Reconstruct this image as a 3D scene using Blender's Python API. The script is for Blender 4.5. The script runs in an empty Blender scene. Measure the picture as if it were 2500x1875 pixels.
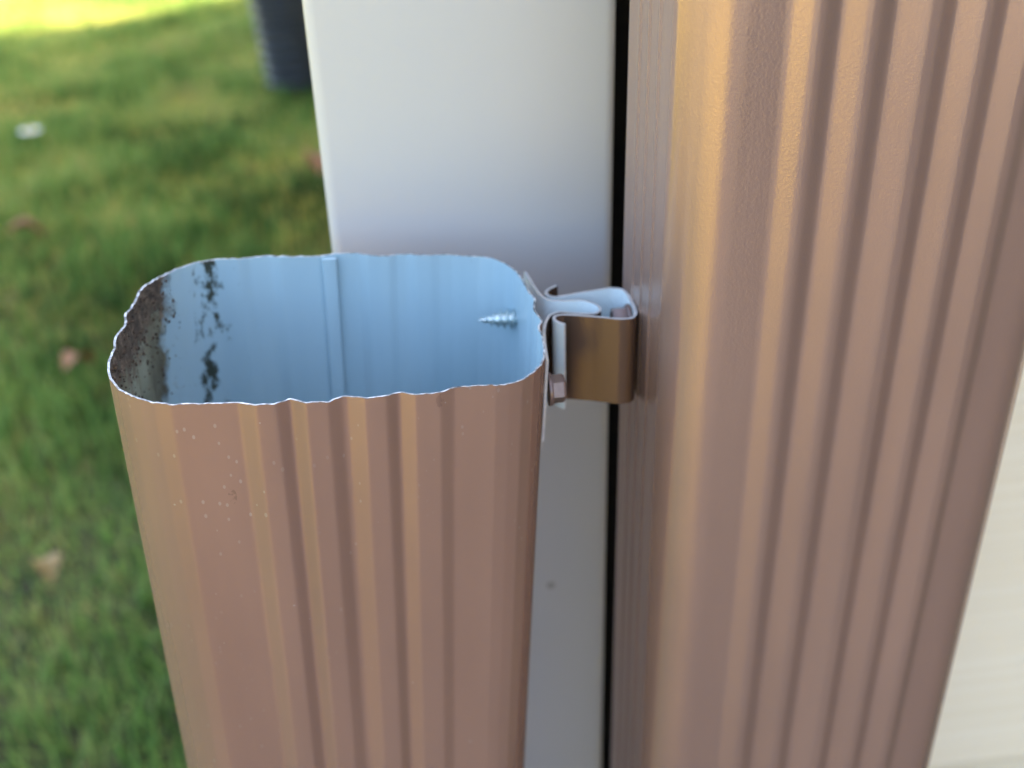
import bpy, bmesh, math, random
import numpy as np
from mathutils import Matrix, Vector

random.seed(7)
RNG = np.random.default_rng(7)
S = bpy.context.scene
COL = S.collection
GZ = 0.62                      # height of the camera above the lawn

# ------------------------------------------------------------------ camera
cam = bpy.data.cameras.new("camera")
cam_o = bpy.data.objects.new("camera", cam)
COL.objects.link(cam_o)
R = ((0.9912, 0.0895, -0.0979), (-0.1295, 0.4948, -0.8593), (-0.0284, 0.8644, 0.5020))
M = Matrix(R).to_4x4()
M.translation = Vector((0, 0, GZ))
cam_o.matrix_world = M
cam.sensor_width = 36.0
cam.lens = 36.0 * 2650 / 2500
cam.clip_start = 0.01
cam.clip_end = 500
cam.dof.use_dof = True
cam.dof.focus_distance = 0.203
cam.dof.aperture_fstop = 11.6
S.camera = cam_o

# ------------------------------------------------------------------ light
SUN_EL = math.radians(43)
SUN_AZ = math.atan2(0.89, 0.456)         # clockwise from +Y
W = bpy.data.worlds.new("World")
S.world = W
W.use_nodes = True
wn = W.node_tree.nodes
wl = W.node_tree.links
bg = wn["Background"]
sky = wn.new("ShaderNodeTexSky")
sky.sky_type = 'NISHITA'
sky.sun_disc = False
sky.sun_elevation = SUN_EL
sky.sun_rotation = SUN_AZ
sky.air_density = 1.0
sky.dust_density = 6.0
sky.ozone_density = 0.3
wl.new(sky.outputs[0], bg.inputs[0])
bg.inputs[1].default_value = 0.12
sun = bpy.data.lights.new("sun", 'SUN')
sun.energy = 5.0
sun.angle = math.radians(0.5)
sun.color = (1.0, 0.88, 0.64)
sun_o = bpy.data.objects.new("sun", sun)
COL.objects.link(sun_o)
sd = Vector((math.sin(SUN_AZ) * math.cos(SUN_EL), math.cos(SUN_AZ) * math.cos(SUN_EL), math.sin(SUN_EL)))
sun_o.rotation_euler = sd.to_track_quat('Z', 'Y').to_euler()
sun_o.location = sd * 30
S.view_settings.view_transform = 'Standard'
S.view_settings.look = 'None'
S.view_settings.gamma = 1.0
S.view_settings.exposure = 3.15
S.cycles.max_bounces = 10
S.cycles.diffuse_bounces = 5

# ------------------------------------------------------------------ helpers
def tag(o, label=None, cat=None, group=None, kind=None):
    if label: o["label"] = label
    if cat: o["category"] = cat
    if group: o["group"] = group
    if kind: o["kind"] = kind
    return o

def empty(name, loc=(0, 0, 0)):
    o = bpy.data.objects.new(name, None)
    COL.objects.link(o)
    o.location = loc
    o.empty_display_size = 0.02
    return o

def mesh_obj(name, verts, faces, mats, midx=None, parent=None, smooth=True, loc=None):
    me = bpy.data.meshes.new(name)
    me.from_pydata([tuple(v) for v in verts], [], [tuple(f) for f in faces])
    if not isinstance(mats, (list, tuple)): mats = [mats]
    for m in mats: me.materials.append(m)
    if midx is not None: me.polygons.foreach_set("material_index", list(midx))
    me.polygons.foreach_set("use_smooth", [bool(smooth)] * len(me.polygons))
    me.update()
    o = bpy.data.objects.new(name, me)
    COL.objects.link(o)
    if parent: o.parent = parent
    if loc: o.location = loc
    return o

def bm_obj(name, bm, mats, parent=None, smooth=False, angle=None):
    me = bpy.data.meshes.new(name)
    bmesh.ops.recalc_face_normals(bm, faces=bm.faces)
    bm.to_mesh(me); bm.free()
    if not isinstance(mats, (list, tuple)): mats = [mats]
    for m in mats: me.materials.append(m)
    if smooth: me.shade_smooth()
    if angle: me.set_sharp_from_angle(angle=math.radians(angle))
    o = bpy.data.objects.new(name, me)
    COL.objects.link(o)
    if parent: o.parent = parent
    return o

class Acc:
    """collects faces of one mesh"""
    def __init__(s): s.v = []; s.f = []; s.m = []
    def grid(s, rows, mat=0, closed=False, flip=False):
        n = len(rows[0]); b = len(s.v)
        for r in rows: s.v.extend(r)
        for i in range(len(rows) - 1):
            for j in range(n if closed else n - 1):
                k = (j + 1) % n
                q = (b + i*n + j, b + i*n + k, b + (i+1)*n + k, b + (i+1)*n + j)
                s.f.append(q[::-1] if flip else q); s.m.append(mat)
    def obj(s, name, mats, parent=None, smooth=True, loc=None):
        return mesh_obj(name, s.v, s.f, mats, s.m, parent, smooth, loc)

def resample(p, step, closed=True):
    p = np.asarray(p, float)
    q = np.vstack([p, p[:1]]) if closed else p
    d = np.r_[0, np.cumsum(np.linalg.norm(np.diff(q, axis=0), axis=1))]
    n = max(8, int(d[-1] / step))
    t = np.linspace(0, d[-1], n, endpoint=not closed)
    return np.stack([np.interp(t, d, q[:, 0]), np.interp(t, d, q[:, 1])], -1)

def smooth_poly(p, it, closed=True):
    p = p.copy()
    for _ in range(it):
        if closed:
            p = 0.25*np.roll(p, 1, 0) + 0.5*p + 0.25*np.roll(p, -1, 0)
        else:
            p[1:-1] = 0.25*p[:-2] + 0.5*p[1:-1] + 0.25*p[2:]
    return p

def normals2d(p, closed=True):
    if closed:
        t = np.roll(p, -1, 0) - np.roll(p, 1, 0)
    else:
        t = np.gradient(p, axis=0)
    t /= np.linalg.norm(t, axis=1)[:, None] + 1e-12
    return np.stack([t[:, 1], -t[:, 0]], -1)      # right of travel: outward when counter-clockwise

def tube(acc, outer, inner, zs, mats, ztop=None):
    """closed sheet-metal tube: outer skin, inner skin, top and bottom edge"""
    def ring(p, z): return [(a[0], a[1], z if np.isscalar(z) else z[i]) for i, a in enumerate(p)]
    zt = ztop if ztop is not None else zs[-1]
    levels = list(zs[:-1]) + [zt]
    acc.grid([ring(outer, z) for z in levels], mats[0], True)
    acc.grid([ring(inner, z) for z in levels], mats[1], True, True)
    acc.grid([ring(outer, zt), ring(inner, zt)], mats[2], True)
    acc.grid([ring(outer, levels[0]), ring(inner, levels[0])], mats[2], True, True)

def strip(acc, line, th, z0, z1, mats, jitter=0.0):
    """open bent metal strip; mats = (left side, right side, edge)"""
    n = normals2d(line, False)
    a = line + n*th/2; b = line - n*th/2
    zt = [z1 + jitter*math.sin(i*0.13) for i in range(len(line))]
    A0 = [(x, y, z0) for x, y in a]; A1 = [(x, y, zt[i]) for i, (x, y) in enumerate(a)]
    B0 = [(x, y, z0) for x, y in b]; B1 = [(x, y, zt[i]) for i, (x, y) in enumerate(b)]
    acc.grid([A0, A1], mats[0]); acc.grid([B0, B1], mats[1], flip=True)
    acc.grid([A1, B1], mats[2]); acc.grid([A0, B0], mats[2], flip=True)
    acc.grid([[A0[0], A1[0]], [B0[0], B1[0]]], mats[2]); acc.grid([[A0[-1], A1[-1]], [B0[-1], B1[-1]]], mats[2], flip=True)

# ------------------------------------------------------------------ materials
class N:
    def __init__(s, name):
        s.m = bpy.data.materials.new(name); s.m.use_nodes = True
        s.t = s.m.node_tree; s.b = s.t.nodes["Principled BSDF"]
    def n(s, typ, **kw):
        x = s.t.nodes.new(typ)
        for k, v in kw.items():
            if k.startswith("i_"):
                k = k[2:]; k = int(k) if k.isdigit() else k.replace("_", " ")
                x.inputs[k].default_value = v
            else: setattr(x, k, v)
        return x
    def l(s, a, b): s.t.links.new(a, b)
    def coord(s, scale=(1, 1, 1), kind="Object"):
        c = s.n("ShaderNodeTexCoord"); mp = s.n("ShaderNodeMapping"); mp.inputs["Scale"].default_value = scale
        s.l(c.outputs[kind], mp.inputs[0]); return mp.outputs[0]
    def noise(s, vec, scale, detail=2, rough=0.5):
        x = s.n("ShaderNodeTexNoise"); x.inputs["Scale"].default_value = scale
        x.inputs["Detail"].default_value = detail; x.inputs["Roughness"].default_value = rough
        s.l(vec, x.inputs["Vector"]); return x.outputs[0]
    def ramp(s, fac, stops):
        x = s.n("ShaderNodeValToRGB"); e = x.color_ramp.elements
        while len(e) < len(stops): e.new(0.5)
        for el, (p, c) in zip(e, stops):
            el.position = p; el.color = (*c, 1) if not np.isscalar(c) else (c, c, c, 1)
        s.l(fac, x.inputs[0]); return x.outputs[0]
    def math(s, op, a, b=None, clamp=False):
        x = s.n("ShaderNodeMath", operation=op, use_clamp=clamp)
        for i, v in enumerate((a, b)):
            if v is None: continue
            if hasattr(v, "links"): s.l(v, x.inputs[i])
            else: x.inputs[i].default_value = v
        return x.outputs[0]
    def mix(s, fac, a, b):
        x = s.n("ShaderNodeMix", data_type='RGBA')
        for sock, v in ((x.inputs[0], fac), (x.inputs[6], a), (x.inputs[7], b)):
            if hasattr(v, "links"): s.l(v, sock)
            elif np.isscalar(v): sock.default_value = v
            else: sock.default_value = (*v, 1)
        return x.outputs[2]
    def sep(s, vec):
        x = s.n("ShaderNodeSeparateXYZ"); s.l(vec, x.inputs[0]); return x.outputs
    def bump(s, h, strength, dist):
        x = s.n("ShaderNodeBump"); x.inputs["Strength"].default_value = strength
        x.inputs["Distance"].default_value = dist
        s.l(h, x.inputs["Height"]); s.l(x.outputs[0], s.b.inputs["Normal"]); return x
    def set(s, **kw):
        for k, v in kw.items():
            k = k.replace("_", " ")
            if hasattr(v, "links"): s.l(v, s.b.inputs[k])
            elif isinstance(v, tuple): s.b.inputs[k].default_value = (*v, 1)
            else: s.b.inputs[k].default_value = v
        return s.m
    def specks(s, vec, scale, size, keep):
        """sparse small dots: 1 inside a dot"""
        v = s.n("ShaderNodeTexVoronoi"); v.inputs["Scale"].default_value = scale
        v.inputs["Randomness"].default_value = 1.0
        s.l(vec, v.inputs["Vector"])
        sp = s.sep(v.outputs["Color"])
        a = s.math("LESS_THAN", v.outputs["Distance"], s.math("MULTIPLY", sp[1], size))
        return s.math("MULTIPLY", a, s.math("GREATER_THAN", sp[0], keep))

ANI, ANR = 1.0, 0.25
BR = (0.445, 0.285, 0.215)
def bronze(name, base=BR, grain=0.10, dusty=0.0, seed=0.0):
    k = N(name)
    v = k.coord()
    mott = k.noise(k.coord((60, 60, 12)), 1.0, 4)
    c = k.mix(k.ramp(mott, [(0.3, 0.0), (0.75, 1.0)]), tuple(x*0.93 for x in base), tuple(x*1.07 for x in base))
    rough = k.ramp(k.noise(v, 90, 3), [(0.2, 0.215), (0.8, 0.235)])
    if dusty:
        dots = k.specks(v, 380, 0.11, 1 - 0.17*dusty)
        dots2 = k.specks(k.coord((1, 1, 0.6)), 700, 0.24, 1 - 0.30*dusty)
        patch = k.ramp(k.noise(k.coord((25, 25, 9)), 1.0, 3), [(0.42, 0.0), (0.62, 1.0)])
        d = k.math("MAXIMUM", dots, k.math("MULTIPLY", dots2, patch))
        c = k.mix(k.math("MULTIPLY", d, 0.6), c, (0.62, 0.56, 0.50))
        # dried drip smudges
        sm = k.specks(k.coord((1, 1, 0.45)), 150, 0.26, 0.93)
        smn = k.ramp(k.noise(v, 900, 2), [(0.48, 0.0), (0.56, 1.0)])
        c = k.mix(k.math("MULTIPLY", k.math("MULTIPLY", sm, smn), 0.3), c, (0.10, 0.060, 0.045))
    g = k.noise(v, 1900, 1, 0.5)
    lines = k.noise(k.coord((1100, 1100, 1.5)), 1.0, 2)
    k.bump(k.math("ADD", g, k.math("MULTIPLY", lines, 0.35)), grain, 0.0004)
    tg = k.n("ShaderNodeTangent", direction_type='RADIAL', axis='Z')
    k.l(tg.outputs[0], k.b.inputs["Tangent"])
    return k.set(Base_Color=c, Roughness=rough, Metallic=0.6, Anisotropic=ANI, Anisotropic_Rotation=ANR)

MB_PIPE = bronze("bronze_dusty_paint", dusty=1.0, grain=0.02)
MB_TALL = bronze("bronze_grained_paint", base=(0.425, 0.285, 0.222), grain=0.075)
MB_BRKT = bronze("bronze_bracket_paint", base=(0.145, 0.092, 0.063), grain=0.05)
k = N("cut_edge"); e = k.noise(k.coord(), 700, 2)
M_EDGE = k.set(Base_Color=k.ramp(e, [(0.36, (0.12, 0.12, 0.12)), (0.5, (0.40, 0.42, 0.43)), (0.64, (0.70, 0.72, 0.73))]), Roughness=0.35, Metallic=0.3)
k = N("bracket_edge")
M_BEDGE = k.set(Base_Color=k.ramp(k.noise(k.coord(), 500, 2), [(0.3, (0.55, 0.55, 0.54)), (0.7, (0.72, 0.72, 0.71))]), Roughness=0.4, Metallic=0.3)
k = N("bracket_inside_coat")
M_BIN = k.set(Base_Color=k.ramp(k.noise(k.coord(), 60, 3), [(0.3, (0.74, 0.86, 0.87)), (0.7, (0.79, 0.90, 0.91))]), Roughness=0.35)

# lining of the open pipe: pale blue wash coat, grime in one corner (x < -30 mm)
k = N("pale_blue_lining")
v = k.coord(); x, y, z = k.sep(v)
base = k.ramp(k.noise(k.coord((70, 70, 10)), 1.0, 3), [(0.3, (0.36, 0.51, 0.575)), (0.7, (0.415, 0.56, 0.61))])
wob = k.math("MULTIPLY", k.math("SUBTRACT", k.noise(v, 170, 6), 0.5), 0.011)
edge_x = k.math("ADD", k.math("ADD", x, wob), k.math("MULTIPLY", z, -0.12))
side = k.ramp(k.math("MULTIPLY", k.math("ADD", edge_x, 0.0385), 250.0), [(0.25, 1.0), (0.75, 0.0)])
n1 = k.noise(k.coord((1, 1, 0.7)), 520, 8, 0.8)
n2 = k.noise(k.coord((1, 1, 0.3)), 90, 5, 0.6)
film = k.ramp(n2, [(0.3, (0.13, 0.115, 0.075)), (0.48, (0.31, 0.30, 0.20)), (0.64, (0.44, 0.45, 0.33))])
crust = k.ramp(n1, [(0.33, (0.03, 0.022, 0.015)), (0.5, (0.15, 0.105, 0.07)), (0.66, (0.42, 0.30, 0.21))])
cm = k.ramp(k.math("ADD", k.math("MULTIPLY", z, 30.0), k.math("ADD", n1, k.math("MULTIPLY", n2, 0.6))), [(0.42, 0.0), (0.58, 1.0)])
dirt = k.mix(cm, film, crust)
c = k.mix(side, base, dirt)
# line of mould spots on the back wall
band = k.math("MULTIPLY", k.math("ADD", k.math("ADD", x, 0.0275), k.math("MULTIPLY", z, -0.08)), 100.0)
band = k.math("SUBTRACT", 1.0, k.math("ABSOLUTE", band), True)
sp = k.math("ADD", k.math("MULTIPLY", band, 0.22), k.noise(k.coord((1, 1, 0.55)), 230, 5, 0.62))
spm = k.ramp(sp, [(0.705, 0.0), (0.79, 1.0)])
c = k.mix(spm, c, (0.045, 0.052, 0.035))
wh = k.specks(v, 240, 0.10, 0.93)
c = k.mix(wh, c, (0.80, 0.86, 0.88))
k.bump(k.math("MULTIPLY", n1, side), 0.9, 0.0012)
M_LIN = k.set(Base_Color=c, Roughness=k.mix(side, (0.30,)*3, (0.85,)*3))

k = N("white_vinyl")
v = k.coord()
c = k.ramp(k.noise(v, 6, 3), [(0.3, (0.52, 0.527, 0.515)), (0.7, (0.56, 0.567, 0.555))])
c = k.mix(k.math("MULTIPLY", k.specks(v, 60, 0.17, 0.35), 0.7), c, (0.25, 0.24, 0.21))
c = k.mix(k.math("MULTIPLY", k.specks(k.coord((1, 1, 1.1)), 57, 0.06, 0.8), 0.5), c, (0.9, 0.9, 0.9))
M_TRIM = k.set(Base_Color=c, Roughness=0.38)

k = N("cream_vinyl_siding")
v = k.coord((1.2, 1.2, 340))
g = k.noise(v, 1.0, 3, 0.6)
k.bump(g, 0.35, 0.0012)
M_SID = k.set(Base_Color=k.ramp(g, [(0.3, (0.86, 0.76, 0.55)), (0.7, (0.91, 0.83, 0.64))]), Roughness=0.5)

k = N("slot_shade_black")  # flat black standing in for shade in the trim slot
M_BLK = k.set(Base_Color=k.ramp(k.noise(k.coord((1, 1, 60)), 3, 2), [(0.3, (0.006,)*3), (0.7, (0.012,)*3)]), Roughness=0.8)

k = N("grey_roof")
M_ROOF = k.set(Base_Color=k.ramp(k.noise(k.coord(), 30, 4), [(0.3, (0.06, 0.058, 0.055)), (0.7, (0.12, 0.115, 0.11))]), Roughness=0.9)

k = N("black_corrugated_plastic")
M_DRAIN = k.set(Base_Color=k.ramp(k.noise(k.coord(), 18, 4), [(0.3, (0.016, 0.019, 0.024)), (0.7, (0.026, 0.030, 0.037))]), Roughness=0.33)

k = N("zinc_screw")
M_ZINC = k.set(Base_Color=k.ramp(k.noise(k.coord(), 600, 2), [(0.3, (0.50, 0.58, 0.57)), (0.7, (0.72, 0.80, 0.78))]), Roughness=0.26, Metallic=0.85)
k = N("painted_screw_head")
M_HEAD = k.set(Base_Color=k.ramp(k.noise(k.coord(), 400, 2), [(0.3, (0.17, 0.12, 0.105)), (0.7, (0.24, 0.17, 0.15))]), Roughness=0.3, Metallic=0.4)

# lawn
k = N("lawn_ground")
v = k.coord()
c1 = k.ramp(k.noise(v, 1.6, 6, 0.6), [(0.32, (0.32, 0.29, 0.030)), (0.5, (0.42, 0.35, 0.040)), (0.68, (0.48, 0.38, 0.06))])
c2 = k.ramp(k.noise(v, 22, 5, 0.7), [(0.35, 0.35), (0.65, 1.0)])
mx = k.n("ShaderNodeMix", data_type='RGBA', blend_type='MULTIPLY'); mx.inputs[0].default_value = 1.0
k.l(c1, mx.inputs[6]); k.l(c2, mx.inputs[7])
px_, py_, pz_ = k.sep(v)
rad = k.math("SQRT", k.math("ADD", k.math("MULTIPLY", px_, px_), k.math("MULTIPLY", py_, py_)))
far_yellow = k.ramp(k.math("ADD", k.math("MULTIPLY", rad, 0.2), k.math("MULTIPLY", k.noise(v, 1.1, 3), 0.4)), [(0.36, 0.0), (0.58, 1.0)])  # yellower with distance, painted in so the pipes reflect sunlit gold
k.l(k.mix(far_yellow, (0.075, 0.085, 0.018), c1), mx.inputs[6])
k.bump(k.noise(v, 40, 4), 0.6, 0.02)
M_LAWN = k.set(Base_Color=mx.outputs[2], Roughness=0.9)
k = N("grass_blade")
a = k.n("ShaderNodeAttribute"); a.attribute_name = "tone"
v = k.coord()
patch = k.ramp(k.noise(v, 3.4, 4, 0.65), [(0.33, 0.1), (0.67, 0.9)])
t = k.math("ADD", k.math("MULTIPLY", a.outputs["Fac"], 0.40), k.math("MULTIPLY", patch, 0.62))
c = k.ramp(t, [(0.10, (0.020, 0.055, 0.010)), (0.30, (0.045, 0.105, 0.020)), (0.46, (0.155, 0.30, 0.065)), (0.60, (0.275, 0.40, 0.10)), (0.78, (0.40, 0.39, 0.13)), (0.92, (0.36, 0.23, 0.11))])
M_GRASS = k.set(Base_Color=c, Roughness=0.65, Specular_IOR_Level=0.2)
tr = k.n("ShaderNodeBsdfTranslucent"); k.l(c, tr.inputs[0])
ms = k.n("ShaderNodeMixShader"); ms.inputs[0].default_value = 0.35
out = k.t.nodes["Material Output"]
k.l(k.b.outputs[0], ms.inputs[1]); k.l(tr.outputs[0], ms.inputs[2]); k.l(ms.outputs[0], out.inputs[0])

def flat_mat(name, a, b, rough=0.6, scale=80):
    k = N(name)
    return k.set(Base_Color=k.ramp(k.noise(k.coord(), scale, 3), [(0.3, a), (0.7, b)]), Roughness=rough)
M_LEAF = flat_mat("dry_leaf", (0.20, 0.075, 0.03), (0.32, 0.15, 0.06))
M_LEAFT = flat_mat("tan_leaf", (0.25, 0.165, 0.065), (0.33, 0.23, 0.10))
M_PETAL = flat_mat("white_petal", (0.72, 0.72, 0.74), (0.85, 0.85, 0.86))
M_YOLK = flat_mat("yellow_centre", (0.7, 0.45, 0.03), (0.8, 0.55, 0.05))
M_STEM = flat_mat("green_stem", (0.06, 0.13, 0.03), (0.09, 0.18, 0.04))
M_CRUMB = flat_mat("dirt_crumb", (0.03, 0.02, 0.012), (0.15, 0.10, 0.07), 0.9, 900)

# ------------------------------------------------------------------ house at the corner
TY = 0.258                      # plane of the trim face
def box(bm, x0, x1, y0, y1, z0, z1, bev=0.0, seg=2, vertical_only=False):
    g = bmesh.ops.create_cube(bm, size=1.0)
    vs = g["verts"]
    for v_ in vs:
        v_.co = Vector((x0 if v_.co.x < 0 else x1, y0 if v_.co.y < 0 else y1, z0 if v_.co.z < 0 else z1))
    if bev:
        es = {e_ for v_ in vs for e_ in v_.link_edges}
        if vertical_only:
            es = {e_ for e_ in es if abs(e_.verts[0].co.z - e_.verts[1].co.z) > 1e-6}
        bmesh.ops.bevel(bm, geom=list(es), offset=bev, segments=seg, affect='EDGES', profile=0.5)

H = empty("house", (0.054, TY, 0))
tag(H, "house corner with white vinyl trim board and cream siding behind the brown downspouts", "house")
def hp(o): o.matrix_parent_inverse = H.matrix_world.inverted(); return o
HX0, HX1, HY1, HZ = -0.0153, 7.0, 3.66, 2.75
def house_part(name, bm, m, **kw):
    o = bm_obj(name, bm, m, **kw); o.parent = H
    o.location = -Vector(H.location); return o
bm = bmesh.new(); box(bm, HX0, 0.0572, TY, TY + 0.085, 0.06, HZ, 0.0028, 4, True)
tr_o = house_part("corner_trim", bm, M_TRIM, smooth=True, angle=50)
tr_o["label"] = "smooth white corner trim board"
# cream clapboard siding, front wall
def clapboard(p0, p1, nrm, z0, z1, course, proj):
    acc = Acc(); rows = []
    zz = z0
    while zz < z1:
        zt = min(zz + course, z1)
        for zq, off in ((zz, proj*0.3), (zz + 0.0015, proj), (zt - 0.0006, proj*0.30)):
            rows.append([(p[0] + nrm[0]*off, p[1] + nrm[1]*off, zq) for p in (p0, p1)])
        zz = zt
    acc.grid(rows, 0)
    back = [[(p[0] - nrm[0]*0.02, p[1] - nrm[1]*0.02, q) for p in (p0, p1)] for q in (z0, z1)]
    acc.grid(back, 0, flip=True)
    return acc
a = clapboard((0.078, 0.278), (HX1, 0.278), (0, -1), 0.07, HZ, 0.205, 0.011)
o = a.obj("siding", M_SID, H, False); o.location = -Vector(H.location); o["label"] = "cream woodgrain siding"
a = clapboard((HX0 + 0.018, 0.34), (HX0 + 0.018, HY1), (-1, 0), 0.07, HZ, 0.205, 0.011)
o = a.obj("siding", M_SID, H, False); o.location = -Vector(H.location); o["label"] = "cream siding on the side wall"
bm = bmesh.new(); box(bm, 0.0577, 0.0775, 0.300, 0.306, 0.1, HZ)  # strip that paints the deep shade between trim and tall pipe
o = house_part("slot_shade", bm, M_BLK); o["label"] = "black strip painting the shade beside the trim board"
k = N("grey_block")
M_FND = k.set(Base_Color=k.ramp(k.noise(k.coord(), 40, 4), [(0.3, (0.22, 0.21, 0.20)), (0.7, (0.34, 0.33, 0.31))]), Roughness=0.9)
bm = bmesh.new(); box(bm, HX0 + 0.03, HX1, 0.307, HY1 - 0.004, -0.1, 0.118)
house_part("foundation", bm, M_FND)
bm = bmesh.new(); box(bm, HX0 + 0.04, HX1 - 0.01, 0.31, HY1 - 0.01, 0.1185, HZ - 0.01)
house_part("wall", bm, M_SID)
k = N("block_brick")
br = k.n("ShaderNodeTexBrick"); br.inputs["Scale"].default_value = 1.0
br.inputs["Brick Width"].default_value = 0.215; br.inputs["Row Height"].default_value = 0.075; br.inputs["Mortar Size"].default_value = 0.006
br.inputs["Color1"].default_value = (0.085, 0.045, 0.035, 1); br.inputs["Color2"].default_value = (0.13, 0.07, 0.055, 1); br.inputs["Mortar"].default_value = (0.2, 0.19, 0.17, 1)
mpn = k.n("ShaderNodeMapping"); mpn.inputs["Rotation"].default_value = (math.pi/2, 0, math.pi/2)
tcn = k.n("ShaderNodeTexCoord"); k.l(tcn.outputs["Object"], mpn.inputs[0]); k.l(mpn.outputs[0], br.inputs[0])
M_BRICK = k.set(Base_Color=br.outputs[0], Roughness=0.85)
bm = bmesh.new(); box(bm, 2.1, HX1, -6.0, 0.25, -0.1, HZ)  # unseen block, added to shade the ground and darken pipe reflections
o = house_part("shade_block", bm, M_BRICK); o["label"] = "unseen brown brick block, added to darken the pipe reflections"
bm = bmesh.new()
ey, ex = 0.05, 0.02
vs = [bm.verts.new(p) for p in ((HX0-ex, TY-ey, HZ), (HX1+ex, TY-ey, HZ), (HX1+ex, HY1+ex, HZ), (HX0-ex, HY1+ex, HZ),
      (HX0-ex, (TY+HY1)/2, HZ+0.6), (HX1+ex, (TY+HY1)/2, HZ+0.6))]
for f in ((0,3,2,1), (0,1,5,4), (2,3,4,5), (0,4,3), (1,2,5)): bm.faces.new([vs[i] for i in f])
house_part("roof", bm, M_ROOF)

# ------------------------------------------------------------------ downspout sections (mm)
def flutes(xs, spec):
    """height of the ridges along a long face; spec = (left foot, left top, right top, right foot, height)"""
    y = np.zeros_like(xs)
    for a, b, c_, d, h in spec:
        y = np.maximum(y, h*np.interp(xs, [a, b, c_, d], [0, 1, 1, 0], 0, 0))
    return y

# the short pipe, read counter-clockwise from the front left corner
front_xs = np.arange(-29.5, 30.6, 0.25)
FL_A = [(-17.0, -14.2, -10.3, -8.0, 1.25), (-7.6, -5.1, -0.9, 1.6, 1.25), (2.6, 5.8, 9.8, 11.9, 1.2), (12.3, 15.2, 20.0, 22.4, 1.05)]
front = np.stack([front_xs, -np.interp(front_xs, [-30, -5, 30], [30.2, 30.4, 28.7]) - flutes(front_xs, FL_A)], -1)
rgt = np.array([(33.2, -28.2), (35.8, -27.2), (38.2, -25.2), (40.2, -22.3), (41.4, -19.4), (42.0, -16.0), (42.3, -12.2), (42.4, -10.2), (42.0, -8.6),
                (42.2, -7.0), (43.1, -5.3), (43.3, -3.9), (42.7, -1.6), (42.4, 0.4), (42.6, 2.4), (43.2, 4.4), (43.2, 5.8), (42.4, 8.2),
                (42.1, 11.0), (41.8, 15.2), (40.9, 19.6), (39.0, 23.0), (36.6, 25.5), (33.4, 27.5)])
bxs = np.arange(30.0, -25.0, -0.4)
FL_B = [(-22, -19.5, -15, -12.5, 0.7), (-3.5, -0.2, 5.4, 7.6, 1.0), (12.3, 14.0, 16.5, 18.8, 0.8), (22.0, 24.0, 27.0, 29.5, 0.5)]
bck = np.stack([bxs, np.interp(bxs, [-25, 0, 30], [30.2, 30.4, 28.1]) + flutes(bxs, FL_B)], -1)
lft = np.array([(-26.6, 30.0), (-29.2, 29.3), (-31.9, 28.2), (-34.4, 26.4), (-36.8, 24.0), (-38.9, 21.2), (-40.5, 18.2), (-41.5, 15.0), (-41.8, 12.0),
                (-42.0, 9.4), (-42.8, 6.6), (-42.9, 4.4), (-42.3, 2.0), (-42.2, -0.4), (-43.0, -3.0), (-43.3, -5.4), (-42.8, -8.4), (-43.0, -11.6),
                (-42.8, -14.6), (-42.3, -17.8), (-41.4, -20.6), (-39.8, -23.2), (-37.6, -25.7), (-35.0, -27.8), (-32.4, -29.3)])
secA = smooth_poly(resample(np.vstack([front, rgt, bck, lft]), 0.3), 2)*1e-3
# the tall pipe: same stock, a full rounded rectangle with flutes on every face
def rect_section(w, d, r, fl, fl_side):
    h, g = w/2, d/2
    xs = np.arange(-h + r, h - r + 0.01, 0.25)
    f = np.stack([xs, -g - flutes(xs, fl)], -1)
    ys = np.arange(-g + r, g - r + 0.01, 0.25)
    e_ = np.stack([h + flutes(ys, fl_side), ys], -1)
    arc = lambda cx, cy, a0: np.array([(cx + r*math.cos(math.radians(a0 + t)), cy + r*math.sin(math.radians(a0 + t))) for t in range(5, 90, 5)])
    return np.vstack([f, arc(h - r, -g + r, -90), e_, arc(h - r, g - r, 0), -f, arc(-h + r, g - r, 90), -e_, arc(-h + r, -g + r, 180)])
FL_T = [(-23.0, -18.9, -17.2, -14.2, 1.4), (-13.8, -9.2, -7.4, -4.5, 1.45), (-3.8, 1.4, 3.7, 6.5, 1.5), (6.9, 11.4, 13.1, 15.9, 1.45), (16.3, 20.5, 22.3, 24.9, 1.3)]
secB = smooth_poly(resample(rect_section(81.6, 53.0, 10.5, FL_T, [(-9, -8, -7, -6, 0.28), (-1.5, -0.5, 0.5, 1.5, 0.28), (6.5, 7.5, 8.5, 9.5, 0.28)]), 0.4), 2)*1e-3

# ------------------------------------------------------------------ tall downspout on the wall
B = empty("downspout", (0.0937, 0.2105, 0.03))
tag(B, "tall brown fluted downspout fixed upright against the house wall", "downspout")
acc = Acc()
t2 = normals2d(secB)
tube(acc, secB, secB - t2*0.0006, [0.0, 1.0, 2.0, 4.2], (0, 0, 1))
o = acc.obj("pipe", [MB_TALL, M_EDGE], B)
BO = Vector(B.location)

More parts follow.
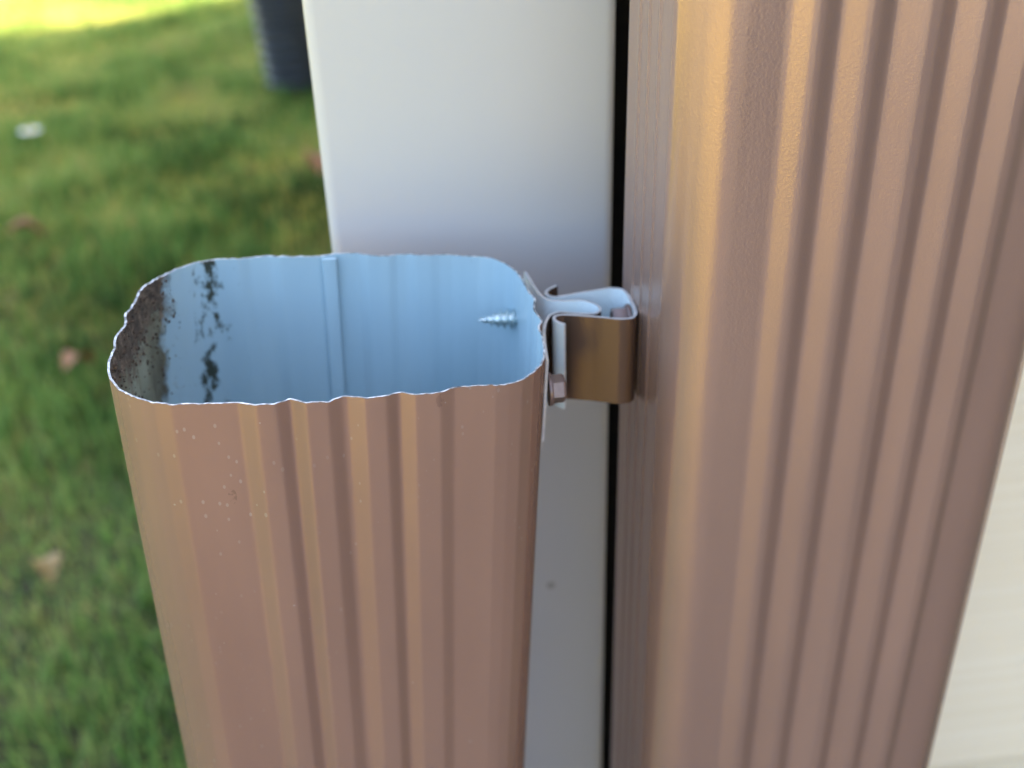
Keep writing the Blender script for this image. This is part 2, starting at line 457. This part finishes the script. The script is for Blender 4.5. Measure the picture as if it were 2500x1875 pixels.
# spring clip screwed to its side
CZ1, CZ0 = GZ - 0.1075, GZ - 0.1290
clip = np.array([[34.8, 202.8], [33.5, 204.0], [32.8, 205.6], [33.3, 207.2], [35.1, 207.6], [41.3, 205.4], [46.9, 203.0], [49.6, 203.0], [50.75, 205.0], [51.15, 208.5],
                 [51.15, 214.5], [50.6, 217.5], [48.3, 218.8], [39.4, 217.2], [35.5, 216.2], [33.6, 217.0], [33.2, 219.2], [34.2, 220.8], [36.3, 222.3]])*1.0238e-3
clip = smooth_poly(resample(clip, 0.0004, False), 5, False)
acc = Acc()
strip(acc, clip - np.array([BO.x, BO.y]), 0.0007, CZ0 - BO.z, CZ1 - BO.z, (0, 1, 2))
CL = acc.obj("spring_clip", [MB_BRKT, M_BIN, M_BEDGE], B)
CL["label"] = "folded clip, brown outside and pale inside"

def hex_head(bm, x0, r, h, M4):
    """flanged hex washer head, axis +X from x0"""
    def ring(xx, rr, n=6, rot=0.0): return [bm.verts.new(M4 @ Vector((xx, rr*math.cos(2*math.pi*i/n + rot), rr*math.sin(2*math.pi*i/n + rot)))) for i in range(n)]
    def skin(a, b):
        n = len(a)
        for i in range(n): bm.faces.new((a[i], a[(i+1) % n], b[(i+1) % n], b[i]))
    w = [ring(x0 + xx, rr, 32) for xx, rr in ((0, r*1.16), (0.0005, r*1.18), (0.0008, r*1.1), (0.0009, r*0.9))]
    for a, b in zip(w, w[1:]): skin(a, b)
    bm.faces.new(w[0]); bm.faces.new(w[-1][::-1])
    hx = [ring(x0 + xx, rr) for xx, rr in ((0.0008, r), (h - 0.0005, r), (h, r*0.88))]
    for a, b in zip(hx, hx[1:]): skin(a, b)
    d = [ring(x0 + h, r*0.70), ring(x0 + h - 0.0007, r*0.62)]
    skin(hx[-1], d[0]); skin(d[0], d[1]); bm.faces.new(d[1]); bm.faces.new(hx[0][::-1])

def screw_thread(name, parent, base, length, r, M4, mat):
    """tapered sheet-metal screw: a spiral ridge running out to a point along -X"""
    acc = Acc(); n = 40; rows = []
    pitch = 0.00155
    steps = int(length/pitch*14)
    for i in range(steps + 1):
        xx = length*i/steps
        tt = xx/length
        core = r*(0.74 if tt < 0.45 else 0.74*(1 - ((tt - 0.45)/0.55)**1.15) + 0.03)
        row = []
        for j in range(n):
            an = 2*math.pi*j/n
            ph = (xx/pitch - j/n) % 1.0
            ridge = max(0.0, 1 - abs(ph - 0.5)/0.30)**1.2
            rr = core + ridge*r*0.42*(1.0 if tt < 0.45 else max(0.0, 1 - (tt - 0.45)/0.55)**0.7)
            row.append(tuple(M4 @ (Vector(base) + Vector((-xx, rr*math.cos(an), rr*math.sin(an))))))
        rows.append(row)
    acc.grid(rows, 0, True, True)
    return acc.obj(name, mat, parent)

# head inside the clip, on the clip's base
I4 = Matrix.Identity(4)
bm = bmesh.new()
hm = Matrix.Translation(Vector((0.0516, 0.2145, GZ - 0.1108)) - BO) @ Matrix.Rotation(math.pi, 4, 'Z') @ Matrix.Rotation(0.35, 4, 'X')
hex_head(bm, 0, 0.0027, 0.0040, hm)
o = bm_obj("screw", bm, M_HEAD, CL, smooth=True, angle=30); o["label"] = "brown hex screw head inside the clip"

# ------------------------------------------------------------------ short cut downspout held by the clip
An = Vector((0.05043, -0.04709, 0.99762)); Ax = Vector((0.99873, 0.00238, -0.05037)); Ay = Vector((0, 0.99889, 0.04715))
A = empty("downspout")
AM = Matrix((Ax, Ay, An)).transposed().to_4x4()
AM.translation = Vector((-0.01336, 0.20557, GZ - 0.10047))
A.matrix_world = AM
tag(A, "short brown downspout with cut open top, dirty pale blue inside and screw tip", "downspout")
bpy.context.view_layer.update()
LEN = 0.40
nA = normals2d(secA)
arc_t = np.arange(len(secA))
jit = smooth_poly(np.stack([RNG.normal(0, 1, len(secA))]*2, -1), 3)[:, 0]*0.00016 + 0.00012*np.sin(arc_t*0.11)
left_side = secA[:, 0] < -0.036
jit = jit + left_side*np.abs(smooth_poly(np.stack([RNG.normal(0, 1, len(secA))]*2, -1), 2)[:, 0])*0.00025
zs = [-LEN, -0.2, -0.1, -0.05, -0.02, -0.006, 0.0]
acc = Acc(); tube(acc, secA, secA - nA*0.0002, zs, (0, 0, 1), ztop=jit)
pipeA = acc.obj("pipe", [MB_PIPE, M_EDGE], A)
acc = Acc(); tube(acc, secA - nA*0.00022, secA - nA*0.00042, zs, (0, 0, 1), ztop=jit - 0.00002)
lin = acc.obj("lining", [M_LIN, M_EDGE], A)
lin["label"] = "pale blue inner coating with black grime in one corner"
# lock seam running down the back wall inside
bm = bmesh.new(); box(bm, -0.0030, 0.0003, 0.0291, 0.0303, -LEN + 0.002, -0.0006, 0.0004, 2, True)
o = bm_obj("lock_seam", bm, M_LIN, lin, smooth=True, angle=40); o["label"] = "vertical folded seam on the back wall inside"
# crumbs of dirt stuck in the grimy corner: one part
bm = bmesh.new()
li = [i for i in range(len(secA)) if secA[i, 0] < -0.0362 and -0.024 < secA[i, 1] < 0.0285]
for q in range(420):
    i = random.choice(li); zz = -abs(random.gauss(0, 0.010)) - 0.0002 if random.random() < 0.75 else -random.uniform(0, 0.03)
    p = secA[i] - nA[i]*0.0006
    s_ = random.choice((0.0001, 0.00013, 0.00018, 0.00026, 0.00036))
    g = bmesh.ops.create_icosphere(bm, subdivisions=1, radius=s_)
    for v_ in g["verts"]:
        v_.co = Vector((v_.co.x*random.uniform(0.6, 1.2), v_.co.y*random.uniform(0.6, 1.2), v_.co.z*random.uniform(0.6, 1.5))) + Vector((p[0], p[1], zz))
o = bm_obj("dirt_crust", bm, M_CRUMB, A, smooth=True)
tag(o, "brown crust of dirt crumbs inside the rim", kind="stuff")
# hook bracket on its right side: world plan coordinates, brought into the pipe's frame
hook = np.array([[27.05, 206.8], [27.3, 204.8], [27.9, 200.3], [28.5, 196.6], [29.5, 194.4], [31.2, 193.4], [33.5, 193.3], [36.3, 193.4], [38.4, 192.4], [39.7, 190.6],
                 [39.7, 188.9], [38.4, 187.5], [34.5, 188.0], [31.4, 189.0], [29.4, 188.0], [28.1, 185.4], [27.2, 181.8], [26.5, 176.2], [26.1, 170.8]])*1.1316e-3
hook = smooth_poly(resample(hook, 0.0004, False), 5, False)
inv = AM.inverted()
hl = [inv @ Vector((p[0], p[1], CZ1 + 0.0001)) for p in hook]
zt_h = sum(p.z for p in hl)/len(hl)
hook_l = np.array([(p.x, p.y) for p in hl])
acc = Acc(); strip(acc, hook_l, 0.0006, zt_h - 0.0205, zt_h, (0, 1, 2))
HK = acc.obj("hook_bracket", [M_BIN, MB_BRKT, M_BEDGE], A)
HK["label"] = "bent hook strip, pale inside, seated in the clip"
bm = bmesh.new()
hm = inv @ Matrix.Translation(Vector((0.0301, 0.1970, GZ - 0.1172)))
hex_head(bm, 0, 0.0031, 0.0036, hm @ Matrix.Rotation(0.12, 4, 'X'))
o = bm_obj("screw", bm, M_HEAD, HK, smooth=True, angle=30); o["label"] = "pinkish brown hex screw on the hook's flange"
screw_thread("screw_thread", HK, (0, 0, 0), 0.0135, 0.0021, inv @ Matrix.Translation(Vector((0.0292, 0.1970, GZ - 0.1172))), M_ZINC)
sm4 = inv @ Matrix.Translation(Vector((0.0292, 0.2245, GZ - 0.1137))) @ Matrix.Rotation(math.radians(2), 4, 'Y')
o = screw_thread("screw_tip", HK, (0, 0, 0), 0.0112, 0.0021, sm4, M_ZINC)
o["label"] = "shiny pointed screw tip poking through into the pipe"

# ------------------------------------------------------------------ black corrugated drain pipe beside the side wall
PR, PITCH = 0.075, 0.0245
acc = Acc(); rows = []
nz = int(0.98/PITCH*10)
for i in range(nz + 1):
    zz = i*PITCH/10
    ph = (i % 10)/10
    rr = PR - 0.0105*(0.5 + 0.5*math.tanh(4*math.sin(2*math.pi*ph)))
    rows.append([(rr*math.cos(2*math.pi*j/48), rr*math.sin(2*math.pi*j/48), zz) for j in range(48)])
acc.grid(rows, 0, True)
acc.grid([[(r_[0]*0.92, r_[1]*0.92, r_[2]) for r_ in row] for row in rows[::20]], 0, True, True)
top = rows[-1]; acc.grid([top, [(a_*0.92, b_*0.92, c_) for a_, b_, c_ in top]], 0, True)
D = acc.obj("drain_pipe", M_DRAIN, None, True, (-0.165, 2.44, 0.0))
D.rotation_euler = (0, math.radians(-5), 0)
tag(D, "black corrugated drain pipe standing on the lawn behind the white trim", "pipe")

# ------------------------------------------------------------------ lawn
me = mesh_obj("lawn", [(-80, -80, 0), (80, -80, 0), (80, 80, 0), (-80, 80, 0)], [(0, 1, 2, 3)], M_LAWN, smooth=False)
tag(me, kind="structure")

k = N("slab_pavers")
br = k.n("ShaderNodeTexBrick"); br.inputs["Scale"].default_value = 1.0
br.inputs["Brick Width"].default_value = 0.20; br.inputs["Row Height"].default_value = 0.10; br.inputs["Mortar Size"].default_value = 0.004
br.inputs["Color1"].default_value = (0.105, 0.062, 0.050, 1); br.inputs["Color2"].default_value = (0.15, 0.088, 0.070, 1); br.inputs["Mortar"].default_value = (0.14, 0.12, 0.10, 1)
k.l(k.coord(), br.inputs[0])
M_PAV = k.set(Base_Color=br.outputs[0], Roughness=0.85)
bm = bmesh.new(); box(bm, -0.42, 2.09, -5.0, 0.10, -0.05, 0.012, 0.004, 1)
tag(bm_obj("reflection_slab", bm, M_PAV), kind="structure")  # unseen slab, added to give the pipes darker mauve reflections

def grass_patch(n, x0, x1, y0, y1, hmin, hmax, wid):
    X = RNG.uniform(x0, x1, n); Y = RNG.uniform(y0, y1, n)
    keep = ~((X > HX0 + 0.004) & (Y > TY) & (Y < HY1)) & ~((X + 0.165)**2 + (Y - 2.44)**2 < 0.08**2) & ~((X > -0.08) & (X < 0.15) & (Y > 0.12) & (Y < 0.27)) & ~((X > -0.43) & (Y < 0.11))
    X, Y = X[keep], Y[keep]; n = len(X)
    ang = RNG.uniform(0, 2*math.pi, n); lean = RNG.uniform(0.1, 1.1, n); h = RNG.uniform(hmin, hmax, n)
    clump = 0.75 + 0.45*np.sin(X*9 + 1.7*np.sin(Y*5))*np.sin(Y*8 + 1.3*np.sin(X*6))
    h = h*clump
    # darker blade tone in an ellipse, painting the shade beside the corner
    corner_shade = np.clip(1.5 - np.sqrt(((X + 0.17 + 0.10*np.sin(Y*7))/0.26)**2 + ((Y - 1.45 + 0.15*np.sin(X*9))/0.50)**2), 0, 1)
    tone = RNG.uniform(0, 1, n) - 0.75*corner_shade*RNG.uniform(0.4, 1, n)
    dx, dy = np.cos(ang), np.sin(ang); px, py = -dy*wid/2, dx*wid/2
    P = []
    for t_, wf in ((0, 1.0), (0.55, 0.8), (1.0, 0.05)):
        cx = X + dx*h*lean*t_**2*0.8; cy = Y + dy*h*lean*t_**2*0.8; cz = h*t_*(1 - 0.25*lean*t_)
        P.append(np.stack([cx - px*wf, cy - py*wf, cz], -1)); P.append(np.stack([cx + px*wf, cy + py*wf, cz], -1))
    V = np.stack(P, 1).reshape(-1, 3)
    b = np.arange(n)*6
    F = np.concatenate([np.stack([b, b+1, b+3, b+2], -1), np.stack([b+2, b+3, b+5, b+4], -1)])
    m_ = bpy.data.meshes.new("grass")
    m_.vertices.add(len(V)); m_.vertices.foreach_set("co", V.ravel())
    m_.loops.add(F.size); m_.loops.foreach_set("vertex_index", F.ravel().astype(np.int32))
    m_.polygons.add(len(F)); m_.polygons.foreach_set("loop_start", np.arange(len(F), dtype=np.int32)*4)
    m_.update(calc_edges=True)
    at = m_.attributes.new("tone", 'FLOAT', 'POINT')
    at.data.foreach_set("value", np.repeat(tone, 6).astype(np.float32))
    m_.materials.append(M_GRASS)
    o = bpy.data.objects.new("grass", m_); COL.objects.link(o)
    return tag(o, "green lawn grass with yellowed and bare patches", "grass", kind="stuff")
grass_patch(240000, -1.9, 0.3, 0.15, 6.0, 0.018, 0.048, 0.0026)

# fallen leaves and small white flowers on the lawn
def leaf(x, y, s, rz, mat, label):
    acc = Acc(); rows = []
    for i in range(9):
        t_ = i/8; w = s*0.42*math.sin(math.pi*min(1, t_*0.97 + 0.02))**0.8 + 0.0006
        zc = 0.012*math.sin(t_*3.0)
        rows.append([(w*u, s*(t_ - 0.5), zc + abs(u)*w*0.5) for u in (-1, -0.5, 0, 0.5, 1)])
    acc.grid(rows, 0)
    up = [[(a_, b_, c_ + 0.0005) for a_, b_, c_ in r_] for r_ in rows]
    acc.grid(up, 0, flip=True)
    o = acc.obj("fallen_leaf", mat, None, True, (x, y, 0.030)); o.rotation_euler = (0.25, 0.2, rz)
    return tag(o, label, "leaf", "fallen leaves on the lawn")
leaf(-0.317, 0.764, 0.026, 0.6, M_LEAFT, "tan fallen leaf on the grass, lowest of the leaves left of the short downspout")
leaf(-0.53, 1.563, 0.055, 1.9, M_LEAF, "reddish brown fallen leaf on the grass near the left edge, nearest the white flower")
leaf(-0.365, 1.133, 0.040, 2.6, M_LEAF, "small reddish fallen leaf on the grass left of the grimy rim corner")
leaf(-0.115, 1.80, 0.060, 0.2, M_LEAF, "brown fallen leaf on dark grass beside the white trim board")

def flower(x, y, s, label):
    t = empty("white_flower", (x, y, 0)); tag(t, label, "flower")
    acc = Acc(); n = 14; h = 0.052
    for i in range(n):
        a_ = 2*math.pi*i/n + random.uniform(-.1, .1); d = Vector((math.cos(a_), math.sin(a_), 0)); q = Vector((-d.y, d.x, 0))
        rows = []
        for t_, w in ((0.2, 0.3), (0.55, 1.0), (0.85, 0.9), (1.0, 0.35)):
            c_ = d*s*t_ + Vector((0, 0, h + 0.25*s*t_ - 0.2*s*t_*t_))
            rows.append([tuple(c_ - q*w*s*0.17), tuple(c_ + Vector((0, 0, -0.0006))), tuple(c_ + q*w*s*0.17)])
        acc.grid(rows, 0)
    acc.obj("petals", M_PETAL, t)
    bm = bmesh.new(); g = bmesh.ops.create_uvsphere(bm, u_segments=12, v_segments=8, radius=s*0.3)
    for v_ in g["verts"]: v_.co.z = v_.co.z*0.6 + h + 0.002
    bm_obj("centre", bm, M_YOLK, t, smooth=True)
    acc = Acc(); acc.grid([[(0.0011*math.cos(j*math.pi/3), 0.0011*math.sin(j*math.pi/3), zz) for j in range(6)] for zz in (0, h*0.5, h)], 0, True)
    acc.obj("stem", M_STEM, t)
flower(-0.635, 2.038, 0.019, "bright white flower in the lawn below the sunlit strip")
